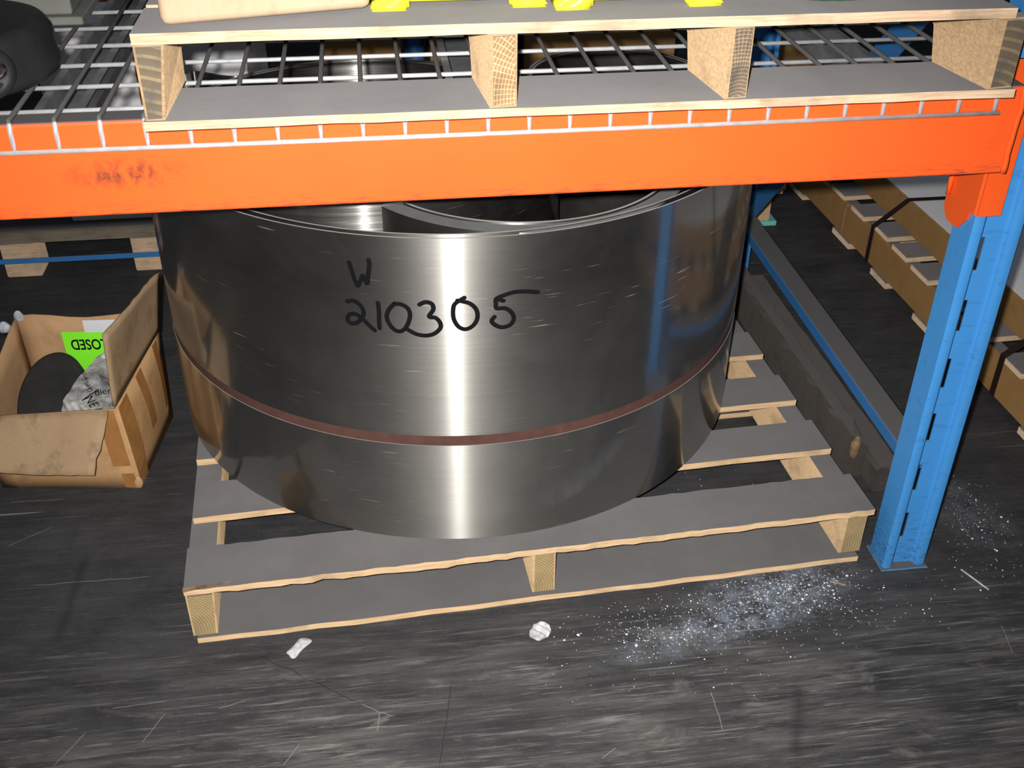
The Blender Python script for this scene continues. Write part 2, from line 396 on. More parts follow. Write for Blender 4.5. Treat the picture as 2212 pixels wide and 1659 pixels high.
def lathe(bm, prof, n=64, c=(0, 0), mi=0):
    rings = []
    for r, z in prof:
        rings.append([bm.verts.new((c[0]+r*math.cos(2*PI*k/n), c[1]+r*math.sin(2*PI*k/n), z)) for k in range(n)])
    fs = []
    for A, B in zip(rings, rings[1:]):
        for k in range(n): fs.append(bm.faces.new((A[k], A[(k+1) % n], B[(k+1) % n], B[k])))
    for ring, flip in ((rings[0], True), (rings[-1], False)):
        fs.append(bm.faces.new(ring[::-1] if flip else ring))
    for f in fs: f.material_index = mi
    bmesh.ops.recalc_face_normals(bm, faces=fs)
def board(bm, x0, x1, y0, y1, z0, z1, n=14, jy=.0012, jz=.0006, front=None, seed=0):
    # sawn board: slightly wandering arrises; front(t) gives extra (dy, dz_bottom) damage along its front edge
    rr = random.Random(seed); L = []
    for i in range(n+1):
        t = i/n; x = x0 + (x1-x0)*t
        f = front(t) if front else (0, 0)
        j = lambda s: rr.uniform(-s, s)
        a = y0 + j(jy) + f[0]; b = y1 + j(jy)
        L.append([bm.verts.new(v) for v in ((x, a+j(.0006), z0+j(jz)+f[1]), (x, b, z0), (x, b+j(.0004), z1), (x, a, z1+j(jz*.3)))])
    for A, B in zip(L, L[1:]):
        for k in range(4): bm.faces.new((A[k], B[k], B[(k+1) % 4], A[(k+1) % 4]))
    bm.faces.new(L[0]); bm.faces.new(L[-1][::-1])
    bmesh.ops.recalc_face_normals(bm, faces=bm.faces[:])
def stringer(name, x0, x1, z0, z1, y0, length, parent, end_mat, wood, notch=None, wane=0.0, skew=0.0):
    # notched pallet runner, sawn end at the front
    bm = bmesh.new()
    poly = [(y0, z0), (y0, z1), (y0+length, z1), (y0+length, z0)]
    if notch:
        a, b, hz = notch; L = length
        for s, e in ((a, b), (L-b, L-a)):
            pass
        poly = [(y0, z0), (y0, z1), (y0+L, z1), (y0+L, z0), (y0+L-a, z0), (y0+L-a-.012, z0+hz*.8), (y0+L-a-.03, z0+hz), (y0+L-b+.03, z0+hz), (y0+L-b+.012, z0+hz*.8), (y0+L-b, z0),
                (y0+b, z0), (y0+b-.012, z0+hz*.8), (y0+b-.03, z0+hz), (y0+a+.03, z0+hz), (y0+a+.012, z0+hz*.8), (y0+a, z0)]
    fs = prism(bm, poly, 'x', x0, x1)
    for f in bm.faces:
        if f.normal.y < -.9 and f.calc_center_median().y < y0+.001: f.material_index = 1
    bmesh.ops.bevel(bm, geom=[e for e in bm.edges if len(e.link_faces) == 2 and all(abs(v.co.y-y0) < 1e-4 for v in e.verts)], offset=.003, segments=2, affect='EDGES')
    if wane:
        for v in bm.verts:
            if v.co.y < y0+.05 and v.co.x > (x0+x1)/2 and v.co.z < z0+.03: v.co.x -= wane
    o = obj(name, bm, [wood, end_mat], parent)
    o.rotation_euler = (0, 0, skew)
    # local origin at the front end so the end grain is centred on it
    ctr = Vector(((x0+x1)/2, y0, (z0+z1)/2))
    for v in o.data.vertices: v.co -= ctr
    o.location = ctr
    return o
def text_mesh(name, body, size, mat, M4, parent=None, shear=0.0, bold=0.0):
    cu = bpy.data.curves.new(name, 'FONT'); cu.body = body; cu.size = size; cu.shear = shear; cu.offset = bold
    cu.align_x = 'CENTER'; cu.align_y = 'CENTER'
    to = bpy.data.objects.new(name, cu); COL.objects.link(to)
    dg = bpy.context.evaluated_depsgraph_get()
    me = bpy.data.meshes.new_from_object(to.evaluated_get(dg))
    bpy.data.objects.remove(to); bpy.data.curves.remove(cu)
    me.transform(M4); me.materials.clear(); me.materials.append(mat); me.name = name
    o = bpy.data.objects.new(name, me); COL.objects.link(o)
    if parent is not None: o.parent = parent
    return o
def frame(o, ex, ey):
    ex = Vector(ex).normalized(); ey = Vector(ey); ey = (ey - ey.dot(ex)*ex).normalized(); ez = ex.cross(ey)
    m = Matrix((ex, ey, ez)).transposed().to_4x4(); m.translation = Vector(o); return m

# ------------------------------------------------------------------ setting
bm = bmesh.new(); bx(bm, (-7, -6, -.1), (7, 7, 0)); struct(obj('floor', bm, M_FLOOR))
bm = bmesh.new(); bx(bm, (-7, 6.9, 0), (7, 7.0, 5)); struct(obj('wall_back', bm, M_WALL))

# ------------------------------------------------------------------ lower pallet
PAL = thing('wooden_pallet', 'dust-covered wooden pallet on the floor under the big steel coils', 'pallet', (-1.1476, .0224, 0), .0488)
PW, ZT = 1.1723, .1178
def fdamage(t):
    dy = .0; dz = 0.0
    if t < .07: dz = .003
    if .10 < t < .40: dy = .0012*math.sin((t-.1)*90); dz = .0012*math.sin(t*140)
    if .26 < t < .36: dz = -.004*(t-.26)/.10
    return dy, dz
fronts = [(0, .101), (.178, .272), (.342, .435), (.516, .609), (.69, .783), (.862, .955), (1.0, 1.095)]
for i, (a, b) in enumerate(fronts):
    bm = bmesh.new()
    board(bm, .0+(.004 if i == 1 else 0), PW - (0.002*i), a, b, ZT-.0128, ZT, 70 if i == 0 else 18, .0012, .0007, fdamage if i == 0 else None, i)
    obj('deck_board', bm, M_WOOD, PAL)
# sprung splinter at the left front corner
bm = bmesh.new()
for (x0, y0, x1, y1, w) in ((.0, -.003, .085, .010, .006),):
    vs = [(x0, y0, ZT+.0005), (x1, y1, ZT+.0005), (x0, y0+w, ZT+.0005)]
    top = [(x0, y0, ZT+.005), (x1, y1, ZT+.001), (x0, y0+w, ZT+.005)]
    A = [bm.verts.new(v) for v in vs]; B = [bm.verts.new(v) for v in top]
    bm.faces.new(A[::-1]); bm.faces.new(B)
    for k in range(3): bm.faces.new((A[k], A[(k+1) % 3], B[(k+1) % 3], B[k]))
obj('splinter', bm, M_RAW, PAL)
for i, (a, b) in enumerate(((0, .135), (.46, .60), (.96, 1.095))):
    bm = bmesh.new(); board(bm, .006, PW-.012, a-.002, b, 0.0, .0115, 18, .0014, .0004, None, 20+i)
    obj('bottom_board', bm, M_WOOD, PAL)
for i, (a, b) in enumerate(((.0, .045), (.566, .605), (1.128, PW-.004))):
    stringer('stringer', a, b, .0117, ZT-.0130, .003+.003*i, 1.085, PAL, M_END_LOW, M_RUN2, wane=.006 if i == 0 else 0)

# ------------------------------------------------------------------ steel coils
CC = Vector((-.6562, .6395)); RC = .5497; Z0, ZS, Z1 = .1183, .3328, .6745
def sheet(bm, path, z0, z1, thick, uvl, closed=False, edge_mi=1, nz=1):
    # upright sheet following a plan path, thick inwards; UV: u = length, v = height
    n = len(path); s = [0.0]
    for i in range(1, n): s.append(s[-1] + (path[i]-path[i-1]).length)
    nrm = []
    for i in range(n):
        a = path[(i-1) % n] if closed or i > 0 else path[0]; b = path[(i+1) % n] if closed or i < n-1 else path[-1]
        d = (b-a).normalized(); nrm.append(Vector((d.y, -d.x)))
    Vv = []
    for i in range(n):
        o = path[i]; q = o - nrm[i]*thick
        C4 = [(o.x, o.y, z0), (o.x, o.y, z1), (q.x, q.y, z1), (q.x, q.y, z0)]
        # each face strip has vertices of its own, so that its edges stay crisp
        Vv.append([(bm.verts.new(C4[k]), bm.verts.new(C4[(k+1) % 4])) for k in range(4)])
    for i in range(n if closed else n-1):
        A = Vv[i]; B = Vv[(i+1) % n]; s0 = s[i]; s1 = s[i+1] if i+1 < n else s[-1]+(path[0]-path[-1]).length
        for k in range(4):
            f = bm.faces.new((A[k][0], B[k][0], B[k][1], A[k][1]))
            f.material_index = edge_mi if k in (1, 3) else 0; f.smooth = k in (0, 2)
            for lp in f.loops:
                uu = s0 if lp.vert in A[k] else s1
                lp[uvl].uv = (uu, lp.vert.co.z)
    if not closed:
        for A, fl in ((Vv[0], False), (Vv[-1], True)):
            c = [bm.verts.new(A[k][0].co) for k in range(4)]
            f = bm.faces.new(c if fl else c[::-1]); f.material_index = edge_mi
def arc(c, r, a0, a1, n=120):
    return [Vector((c[0]+r*math.cos(a0+(a1-a0)*i/n), c[1]+r*math.sin(a0+(a1-a0)*i/n))) for i in range(n+1)]
def circ(c, r, n=200): return arc(c, r, 0, 2*PI, n)[:-1]
def steel(name, path, z0, z1, thick, parent, closed=False, mats=None):
    bm = bmesh.new(); uvl = bm.loops.layers.uv.new('UVMap'); sheet(bm, path, z0, z1, thick, uvl, closed)
    return obj(name, bm, mats or [M_STEEL, M_EDGE], parent)
D2 = math.radians
LOW = thing('steel_coil', 'lower steel coil standing on the pallet, below the brown line', 'coil', (CC.x, CC.y, Z0))
loc0 = lambda pts, c=CC: [p - c for p in pts]
steel('outer_wrap', circ((0, 0), RC, 240), 0, ZS-.0195-Z0, .010, LOW, True)
steel('inner_wrap', circ((0, 0), RC-.0125, 240), 0, ZS-.022-Z0, .004, LOW, True)
SP = tag(steel('spacer_ring', circ((0, 0), RC-.0006, 240), 0, .0188, .020, None, True, [M_SPACER, M_SPACER]),
         'thin brown spacer ring between the upper and lower steel coils', 'spacer')
SP.location = (CC.x, CC.y, ZS-.0192)
UPC = thing('steel_coil', 'upper steel coil marked W 210305 in black ink', 'coil', (CC.x, CC.y, ZS))
HU = Z1-ZS
# outer wrap: front arc, its left end curling in behind toward the back
LC = Vector((-.824, .571)); LR = .352
left = [CC + RC*Vector((math.cos(D2(a)), math.sin(D2(a)))) for a in (178, 172, 166, 160, 155)]
lob = [LC + (LR+.004)*Vector((math.cos(D2(a)), math.sin(D2(a)))) for a in range(128, 44, -3)]
blend = []
p0, p3 = left[-1], lob[0]; t0 = (left[-1]-left[-2]).normalized(); t1 = (lob[1]-lob[0]).normalized()
for i in range(1, 12):
    t = i/12; b0, b1, b2, b3 = p0, p0+t0*.05, p3-t1*.05, p3
    blend.append(b0*(1-t)**3 + b1*3*t*(1-t)**2 + b2*3*t*t*(1-t) + b3*t**3)
front_arc = arc(CC, RC, D2(378), D2(180), 220)
path = front_arc + left + blend + lob
path = path[::-1]          # counter-clockwise so that thickness runs inwards
steel('outer_wrap', loc0(path), 0, HU, .0028, UPC)
steel('inner_wrap', loc0(arc(CC, RC-.0150, D2(182), D2(366), 200)), .004, HU-.001, .0028, UPC)
# marker writing, traced on the curved face
f_ = FPX
def ray(px, py): return FWD + (px-1106)/f_*RIGHT - (py-829.5)/f_*UP
def on_coil(px, py, r=RC+.0005):
    d = ray(px, py); ox, oy = CAM.x-CC.x, CAM.y-CC.y
    a = d.x*d.x+d.y*d.y; b = 2*(ox*d.x+oy*d.y); c = ox*ox+oy*oy-r*r
    t = (-b-math.sqrt(b*b-4*a*c))/(2*a); q = CAM+d*t
    return math.atan2(q.y-CC.y, q.x-CC.x), q.z
z6 = lambda pts: [(350+x*.3013, 400+y*.3013) for x, y in pts]
z8 = lambda pts: [(1000+x*.3013, 500+y*.3013) for x, y in pts]
STROKES = [
 z6([(1340, 555), (1358, 610), (1382, 680), (1403, 722), (1420, 690), (1440, 648), (1456, 682), (1472, 706), (1478, 640), (1486, 575), (1480, 538)]),
 z6([(1328, 833), (1370, 829), (1415, 855), (1443, 900), (1438, 945), (1400, 985), (1355, 990), (1329, 962), (1345, 927), (1390, 925), (1440, 962), (1490, 1010), (1525, 1041)]),
 z6([(1548, 845), (1555, 905), (1556, 970), (1560, 1025)]),
 z6([(1668, 848), (1628, 890), (1611, 940), (1628, 992), (1665, 1035), (1705, 1048), (1742, 1028), (1768, 980), (1778, 925), (1760, 882), (1715, 855), (1668, 850)]),
 z6([(1845, 856), (1888, 838), (1933, 850), (1945, 890), (1914, 942), (1960, 950), (1993, 985), (1995, 1025), (1952, 1064), (1890, 1078), (1820, 1066), (1762, 1035)]),
 [(1003, 643), (984, 655), (979, 667), (980, 688), (990, 705), (1005, 711), (1021, 704), (1031, 688), (1029, 669), (1014, 655), (988, 649)],
 z8([(538, 435), (455, 430), (372, 434), (300, 455), (240, 482), (237, 520), (242, 550), (300, 550), (345, 577), (365, 622), (340, 668), (280, 686), (228, 668), (206, 640), (226, 612)]),
 z8([(238, 482), (290, 496)]),
]
bm = bmesh.new(); HW = .0034
def smooth_pts(p, k=5):
    out = []
    for i in range(len(p)-1):
        a, b, c, d = (Vector(p[max(i-1, 0)]), Vector(p[i]), Vector(p[i+1]), Vector(p[min(i+2, len(p)-1)]))
        for j in range(k):
            t = j/k
            out.append(.5*((2*b)+(c-a)*t+(2*a-5*b+4*c-d)*t*t+(3*b-a-3*c+d)*t**3))
    return out + [Vector(p[-1])]
for k_, st in enumerate(STROKES):
    q = [on_coil(*p) for p in smooth_pts(st)]
    q = [Vector((a*RC, z)) for a, z in q]
    rr = RC + .0005 + k_*.00006
    def put(v): a = v.x/RC; return (rr*math.cos(a), rr*math.sin(a), v.y-ZS)
    prev = None
    for i, p in enumerate(q):
        d = (q[min(i+1, len(q)-1)]-q[max(i-1, 0)])
        if d.length < 1e-7: continue
        d.normalize(); nn = Vector((-d.y, d.x))*HW
        cur = (bm.verts.new(put(p+nn)), bm.verts.new(put(p-nn)))
        if prev: bm.faces.new((prev[0], prev[1], cur[1], cur[0]))
        prev = cur
    for e in (q[0], q[-1]):
        fan = [bm.verts.new(put(e+HW*1.02*Vector((math.cos(a*PI/5), math.sin(a*PI/5))))) for a in range(10)]
        bm.faces.new(fan)
mk = obj('marker_writing', bm, M_INK, UPC)
mk['label'] = 'black handwritten W and 210305'
# coils nested inside the upper one
def nested(name, label, c, r, th, z0, z1, mats):
    t = thing(name, label, 'coil', (c[0], c[1], z0))
    steel('outer_wrap', circ((0, 0), r, 160), 0, z1-z0, th*.45, t, True, mats)
    steel('inner_wrap', circ((0, 0), r-th*.5, 160), .0, z1-z0-.002, th*.45, t, True, mats)
    return t
nested('steel_ring', 'banded steel ring nested in the left half of the big coil', LC, LR, .010, Z0+.0005, Z1, [M_STEELB, M_EDGE])
nested('steel_ring', 'small steel ring at the back right inside the big coil', (-.322, .77), .176, .010, Z0+.0005, Z1, [M_DULL, M_EDGE])
FC = Vector((-.57, .385)); 
FR = thing('steel_strip', 'thick curved strip with dusty grey top edge inside the big coil', 'strip', (FC.x, FC.y, Z0))
steel('outer_wrap', arc((0, 0), .280, D2(213), D2(330), 90), .0, Z1-.004-Z0, .026, FR, False, [M_STEEL, M_DUSTEDGE])
steel('inner_wrap', arc((0, 0), .2515, D2(216), D2(332), 90), .0, Z1-.002-Z0, .004, FR, False, [M_STEEL, M_EDGE])

# ------------------------------------------------------------------ pallet rack
BEAM = thing('rack_beam', 'orange rack beam across the front with its end connector at right', 'beam', (-.7, .02, .772))
def rel(p, t): return Vector(p) - t.location
def child_box(t, name, a, b, mat, bev=.0015, seg=1): return box(name, rel(a, t), rel(b, t), mat, t, bev, seg)
child_box(BEAM, 'box_section', (-2.3, .0045, .772), (.0405, .0415, .8925), M_ORANGE, .004, 3)
bm = bmesh.new()
# connector: plate on the side of the upright, bent round its front corner
prism(bm, [(.050, .690), (.050, .915), (.132, .915), (.132, .668), (.118, .653), (.085, .653), (.066, .675), (.060, .690)], 'x', .0415, .0455)
prism(bm, [(.0425, .690), (.0425, .915), (.0465, .915), (.0465, .690)], 'x', .0435, .0785)
n = 6; out = [(.0415+.009*(1-math.cos(i*PI/2/n)), .0515-.009*math.sin(i*PI/2/n)) for i in range(n+1)]
inn = [(.0455+.005*(1-math.cos(i*PI/2/n)), .0515-.005*math.sin(i*PI/2/n)) for i in range(n+1)]
prism(bm, out + inn[::-1], 'z', .690, .915)
for v in bm.verts: v.co -= BEAM.location
obj('end_connector', bm, M_ORANGE2, BEAM)
bm = bmesh.new()
prism(bm, [(.121, .70), (.121, .745), (.124, .745), (.124, .70)], 'x', .0385, .0418)
tube(bm, [(.040, .1225, .745), (.037, .1225, .715), (.038, .1225, .690)], .0035, 8)
for v in bm.verts: v.co -= BEAM.location
obj('safety_pin', bm, M_ORANGE2, BEAM, True)
bm = bmesh.new()   # weld bead down the joint
tube(bm, [(.0375+random.uniform(-.001, .001), .0035+random.uniform(-.0006, .0006), .774+.0085*i) for i in range(15)], .0042, 8)
for v in bm.verts: v.co -= BEAM.location
obj('weld_bead', bm, M_ORANGE2, BEAM, True)
BEAM2 = thing('rack_beam', 'orange rack beam at the rear of the wire deck', 'beam', (-.7, 1.07, .772))
child_box(BEAM2, 'box_section', (-2.3, 1.03, .772), (.0405, 1.068, .8925), M_ORANGE, .004, 3)

def upright(loc, label, ztop, flip=1):
    U = thing('rack_upright', label, 'upright', loc, 0, 'blue rack uprights')
    w, d, th = .078, .052, .0025
    s = flip
    # folded profile: side, left rib, recessed face with slots, right rib, side
    prof = [(0, .052), (0, 0), (.0165, 0), (.0180, .013), (.0240, .013)]
    prof2 = [(w-x, y) for x, y in prof][::-1]
    bm = bmesh.new()
    def strip(pts):
        A = [bm.verts.new((x, y*s, .004)) for x, y in pts]; B = [bm.verts.new((x, y*s, ztop)) for x, y in pts]
        for i in range(len(pts)-1): bm.faces.new((A[i], A[i+1], B[i+1], B[i]))
    strip(prof); strip(prof2)
    strip([(0, .052), (.010, .052)]); strip([(w, .052), (w-.010, .052)])
    bmesh.ops.bevel(bm, geom=[e for e in bm.edges if abs(e.verts[0].co.z-e.verts[1].co.z) > .1 and len(e.link_faces) == 2], offset=.0035, segments=4, affect='EDGES')
    o = obj('folded_channel', bm, M_BLUE, U, True); o.data.set_sharp_from_angle(angle=D2(35))
    sm = o.modifiers.new('thickness', 'SOLIDIFY'); sm.thickness = th; sm.offset = 0
    wn = o.modifiers.new('normals', 'WEIGHTED_NORMAL'); wn.keep_sharp = True; wn.weight = 90
    # recessed face, slotted every 105 mm
    bm = bmesh.new(); xs = (.0235, .0255, w-.0255) ; xa, xb = .0185+.006, w-.0245
    X = [.0235, .0250, w-.0525+.0, w-.0245]
    X = [.0235, .0245, .0262, .0545]
    zs = [.004]; z = .065
    while z+.055 < ztop: zs += [z, z+.055]; z += .1055
    zs.append(ztop)
    X = [.0178, .0186, .0305, .0602]
    yy = .013*s
    grid = [[bm.verts.new((x, yy, zz)) for x in X] for zz in zs]
    for i in range(len(zs)-1):
        for j in range(3):
            if j == 1 and i % 2 == 1: continue
            bm.faces.new((grid[i][j], grid[i][j+1], grid[i+1][j+1], grid[i+1][j]))
    o = obj('slotted_face', bm, M_BLUE, U); sm = o.modifiers.new('thickness', 'SOLIDIFY'); sm.thickness = th; sm.offset = 0
    box('base_plate', (-.004, -.006*s if s > 0 else -.062, 0), (w+.004, .062 if s > 0 else .006, .004), M_BLUE, U, .001)
    bm = bmesh.new(); lathe(bm, [(.009, .004), (.009, .010), (.006, .014)], 6, (w*.48, -.000+.022*s)); obj('anchor_bolt', bm, M_GLUE, U)
    return U
upright((.047, .050, 0), 'blue slotted rack upright at front right, standing beside the pallet', 1.05)
upright((.047, 1.146, 0), 'blue rack upright at the rear, behind the steel coils', 1.05, -1)
def bar(bm, p, q, w, h):
    p, q = Vector(p), Vector(q); d = (q-p).normalized(); sx = Vector((1, 0, 0)); n = sx.cross(d).normalized()
    A = [bm.verts.new(p+sx*a*w/2+n*b*h/2) for a, b in ((-1, -1), (1, -1), (1, 1), (-1, 1))]
    B = [bm.verts.new(q+sx*a*w/2+n*b*h/2) for a, b in ((-1, -1), (1, -1), (1, 1), (-1, 1))]
    bm.faces.new(A); bm.faces.new(B[::-1])
    for k in range(4): bm.faces.new((A[k], A[(k+1) % 4], B[(k+1) % 4], B[k]))
    bmesh.ops.recalc_face_normals(bm, faces=bm.faces[:])
bm = bmesh.new(); bx(bm, (.0765, .106, .179), (.1235, 1.09, .205), .002)
st = obj('rack_strut', bm, M_BLUEP); tag(st, 'blue horizontal strut with a dusty top running back from the front upright', 'strut')
bm = bmesh.new(); bar(bm, (.096, 1.07, .225), (.096, .15, 1.155), .036, .026)
dg_ = obj('rack_brace', bm, M_BLUEP); tag(dg_, 'blue diagonal brace sloping up from the rear of the rack', 'brace')

# ------------------------------------------------------------------ wire deck
DECK = thing('wire_deck', 'galvanised wire mesh deck lying on the orange beam', 'deck', (-.6, .5, .894))
WR = .0031
def wire(name, pts, mat, r=WR, n=8):
    bm = bmesh.new(); tube(bm, [Vector(p)-DECK.location for p in pts], r, n); return obj(name, bm, mat, DECK, True)
xw = [-i*.0508*(1+.0000*i) for i in range(0, 30)]
for x in xw:
    wire('long_wire', [(x, .0012, .860), (x, .0010, .884), (x, .0022, .8915), (x, .0055, .8955), (x, .012, .8965), (x, .25, .8965), (x, 1.06, .8965)], M_GALVD)
wire('front_wire', [(.006, -.0022, .8602), (-.7, -.0022, .8602), (-1.50, -.0022, .8602)], M_GALV)
for k in range(12):
    y = .0495+.0885*k
    wire('cross_wire', [(.006, y, .8905), (-1.5, y, .8905)], M_GALV)
def chan(xc, w):
    bm = bmesh.new(); h = .026; zt_ = .8868; x0, x1 = xc-w/2, xc+w/2; fl_ = .010
    poly = [(x0-fl_, zt_), (x0, zt_), (x0, zt_-h), (x1, zt_-h), (x1, zt_), (x1+fl_, zt_), (x1+fl_, zt_-.0016), (x1+.0016, zt_-.0016), (x1+.0016, zt_-h-.0016), (x0-.0016, zt_-h-.0016), (x0-.0016, zt_-.0016), (x0-fl_, zt_-.0016)]
    prism(bm, poly, 'y', .047, 1.025)
    for v in bm.verts: v.co -= DECK.location
    obj('support_channel', bm, M_GREYCH, DECK)
M_GREYCH = plain_mat('dull_zinc', (.16, .17, .175), .55, .35, .4, .3, 30)
for xc in (-1.178, -.672, -.128): chan(xc, .040)

# ------------------------------------------------------------------ upper pallet
ZB = .9000
UP_ = thing('wooden_pallet', 'wooden pallet on the wire deck above the orange beam, seen end on', 'pallet', (-1.056, -.056, ZB))
PXW = 1.038
for i, (a, b) in enumerate(((0, .115), (.50, .60), (.88, 1.0))):
    bm = bmesh.new(); board(bm, 0, PXW+.003, a, b, 0, .0105, 20, .0007, .0004, None, 40+i)
    obj('bottom_board', bm, M_WOOD2, UP_)
for i, (a, b) in enumerate(((.0, .105), (.118, .22), (.236, .335), (.35, .45), (.465, .565), (.58, .68), (.695, .79), (.81, .90), (.915, 1.0))):
    bm = bmesh.new(); board(bm, .003, PXW-.02 if i else PXW-.021, a, b, .0965, .1085, 20, .0006, .0003, None, 50+i)
    obj('deck_board', bm, M_WOOD2, UP_)
for i, (a, b, em, nt) in enumerate(((.003, .036, M_END_PINE, (.14, .37, .045)), (.392, .424, M_END_OAK, (.118, .36, .050)), (.673, .701, M_END_OAK2, (.118, .36, .055)), (1.004, PXW+.001, M_END_PINE, (.118, .36, .055)))):
    stringer('stringer', a, b, .0107, .0963, .001, .995, UP_, em, M_RUN, nt, wane=.012 if i == 0 else 0, skew=D2((2.5, 5, 7, 8.5)[i]))

ZD = ZB + .1086
# things standing on the upper pallet
TB = thing('cardboard_box', 'pale cardboard box on the left end of the upper pallet', 'box', (-1.022, -.036, ZD), D2(9))
bm = bmesh.new(); bx(bm, (0, 0, 0), (.232, .20, .17), .010, 0, 3)
for v in bm.verts:
    if v.co.z < .05: v.co.z += .004*max(0, (v.co.x-.15)/.08)*(1 if v.co.y < .1 else .4)
obj('carton', bm, M_CARDTOP, TB, True)
box('tape_strip', (.0, .085, .168), (.232, .125, .1712), M_TAPE, TB, 0)
def yellow(x0, x1, y, label):
    Y = thing('yellow_frame', label, 'frame', ((x0+x1)/2, y, ZD), 0, 'yellow frames on the upper pallet')
    h = (x1-x0)/2
    bm = bmesh.new(); bx(bm, (-h+.020, .012, .005), (h-.020, .040, .030), .008, 0, 3); obj('rail', bm, M_YELLOW, Y, True)
    for s in (-1, 1):
        bm = bmesh.new()
        pr = [(s*(h+.001), 0), (s*(h-.006), .009), (s*(h-.020), .016), (s*(h-.026), .034), (s*(h-.046), .034), (s*(h-.046), 0)]
        prism(bm, pr, 'y', -.004, .046)
        bmesh.ops.bevel(bm, geom=bm.edges[:], offset=.004, segments=3, affect='EDGES'); obj('foot', bm, M_YELLOW, Y, True)
        box('side_post', (s*(h-.036)-.009, .012, .030), (s*(h-.036)+.009, .036, .17), M_YELLOW, Y, .005, 2)
    for k in range(3):
        box('cross_slat', (-h+.030, .018, .055+k*.045), (h-.030, .030, .080+k*.045), M_YELLOW, Y, .004, 2)
yellow(-.796, -.588, .004, 'yellow plastic frame with wedge feet, next to the pale box')
yellow(-.585, -.382, -.013, 'yellow plastic frame with wedge feet, farther from the pale box')
bm = bmesh.new(); lathe(bm, [(.085, 0), (.096, .003), (.101, .010), (.101, .12), (.095, .13)], 48)
gc = obj('green_canister', bm, M_GREEN, None, True); gc.location = (-.240, .080, ZD); tag(gc, 'round mottled green container on the right end of the upper pallet', 'container')

# black roller and machinery on the left of the wire deck
RB = thing('black_roller', 'black rubber roller with a metal bolt lying on the wire deck', 'roller', (-1.322, .168, .9000))
bm = bmesh.new(); lathe(bm, [(.118, 0), (.127, .006), (.129, .014), (.126, .032), (.124, .056), (.118, .066), (.104, .070), (.098, .069), (.060, .067), (.04, .066)], 72)
obj('roller_body', bm, M_RUBBER, RB, True)
dv = (Vector((-1.245, .066, 0)) - Vector((-1.322, .168, 0))).normalized()
bm = bmesh.new(); 
m4 = frame(dv*.1245+Vector((0, 0, .032)), Vector((-dv.y, dv.x, 0)), Vector((0, 0, 1)))
lathe(bm, [(.030, -.004), (.031, .001), (.029, .004), (.020, .005), (.018, .003)], 32); bm.transform(m4); obj('bolt_seat', bm, M_RUBBER, RB, True)
bm = bmesh.new(); lathe(bm, [(.011, .003), (.011, .006), (.007, .008), (.004, .008)], 20)
bm.transform(m4 @ Matrix.Translation((.008, .004, 0))); obj('bolt', bm, M_CHROME, RB, True)
PL = thing('grey_box', 'grey metal box behind the black rubber roller', 'box', (-1.30, .40, .8999))
box('casing', (-.10, 0, .012), (.078, .10, .13), M_GREYPL, PL, .004, 2); box('foot_rail', (-.105, -.012, 0), (.093, .11, .012), M_GREYPL, PL, .002)
BK = thing('black_housing', 'black machine housing with a bright round knob at the rear left', 'machine', (-1.205, .56, .8999))
box('casing', (-.056, 0, 0), (.10, .16, .17), M_BLACK, BK, .006, 2)
bm = bmesh.new(); bmesh.ops.create_uvsphere(bm, u_segments=20, v_segments=12, radius=.010); obj('knob', bm, M_CHROME, BK, True).location = (-.026, -.008, .045)

# ------------------------------------------------------------------ open cardboard box on the floor at left
BXR = thing('cardboard_box', 'open brown cardboard box on the floor left of the coils, flaps folded out', 'box', (0, 0, 0))
def panel(name, pts, th, mat, parent, nu=8, nv=5, bulge=0.0, jag=None, mat2=None, seed=1):
    # sheet of corrugated board through four corners (a, b along the bottom, c, d along the top)
    a, b, c, d = [Vector(p) for p in pts]; rr = random.Random(seed)
    nrm = (b-a).cross(d-a).normalized(); bm = bmesh.new(); G = []
    for j in range(nv+1):
        v = j/nv; row = []
        for i in range(nu+1):
            u = i/nu
            p = (a*(1-u)+b*u)*(1-v) + (d*(1-u)+c*u)*v + nrm*bulge*math.sin(PI*u)*math.sin(PI*v)
            if jag: p = p + jag(u, v, rr)
            row.append(bm.verts.new(p))
        G.append(row)
    for j in range(nv):
        for i in range(nu): bm.faces.new((G[j][i], G[j][i+1], G[j+1][i+1], G[j+1][i]))
    o = obj(name, bm, [mat, mat2 or mat], parent, True)
    m = o.modifiers.new('thickness', 'SOLIDIFY'); m.thickness = th; m.offset = 0
    if mat2: m.material_offset = 1; m.material_offset_rim = 0
    return o
FLb, FRb, BRb, BLb = (-1.560, .478, .001), (-1.297, .445, .001), (-1.266, .681, .001), (-1.532, .715, .001)
FLt, FRt, BRt, BLt = (-1.566, .474, .172), (-1.309, .450, .186), (-1.262, .690, .206), (-1.536, .712, .246)
CT = .0042
panel('front_panel', (FLb, FRb, FRt, FLt), CT, M_CARD, BXR, bulge=.006)
panel('side_panel', (FRb, BRb, BRt, FRt), CT, M_CARD, BXR, bulge=.010)
panel('back_panel', (BRb, BLb, (-1.536, .712, .248), (-1.262, .692, .244)), CT, M_CARDIN, BXR, bulge=.004, jag=lambda u, v, r: Vector((0, 0, .004*math.sin(u*9) if v > .9 else 0)))
panel('side_panel', (BLb, FLb, FLt, BLt), CT, M_CARDIN, BXR, bulge=.004)
panel('bottom_panel', ((-1.558, .480, .004), (-1.300, .448, .004), (-1.269, .679, .004), (-1.530, .712, .004)), CT, M_CARDIN, BXR)
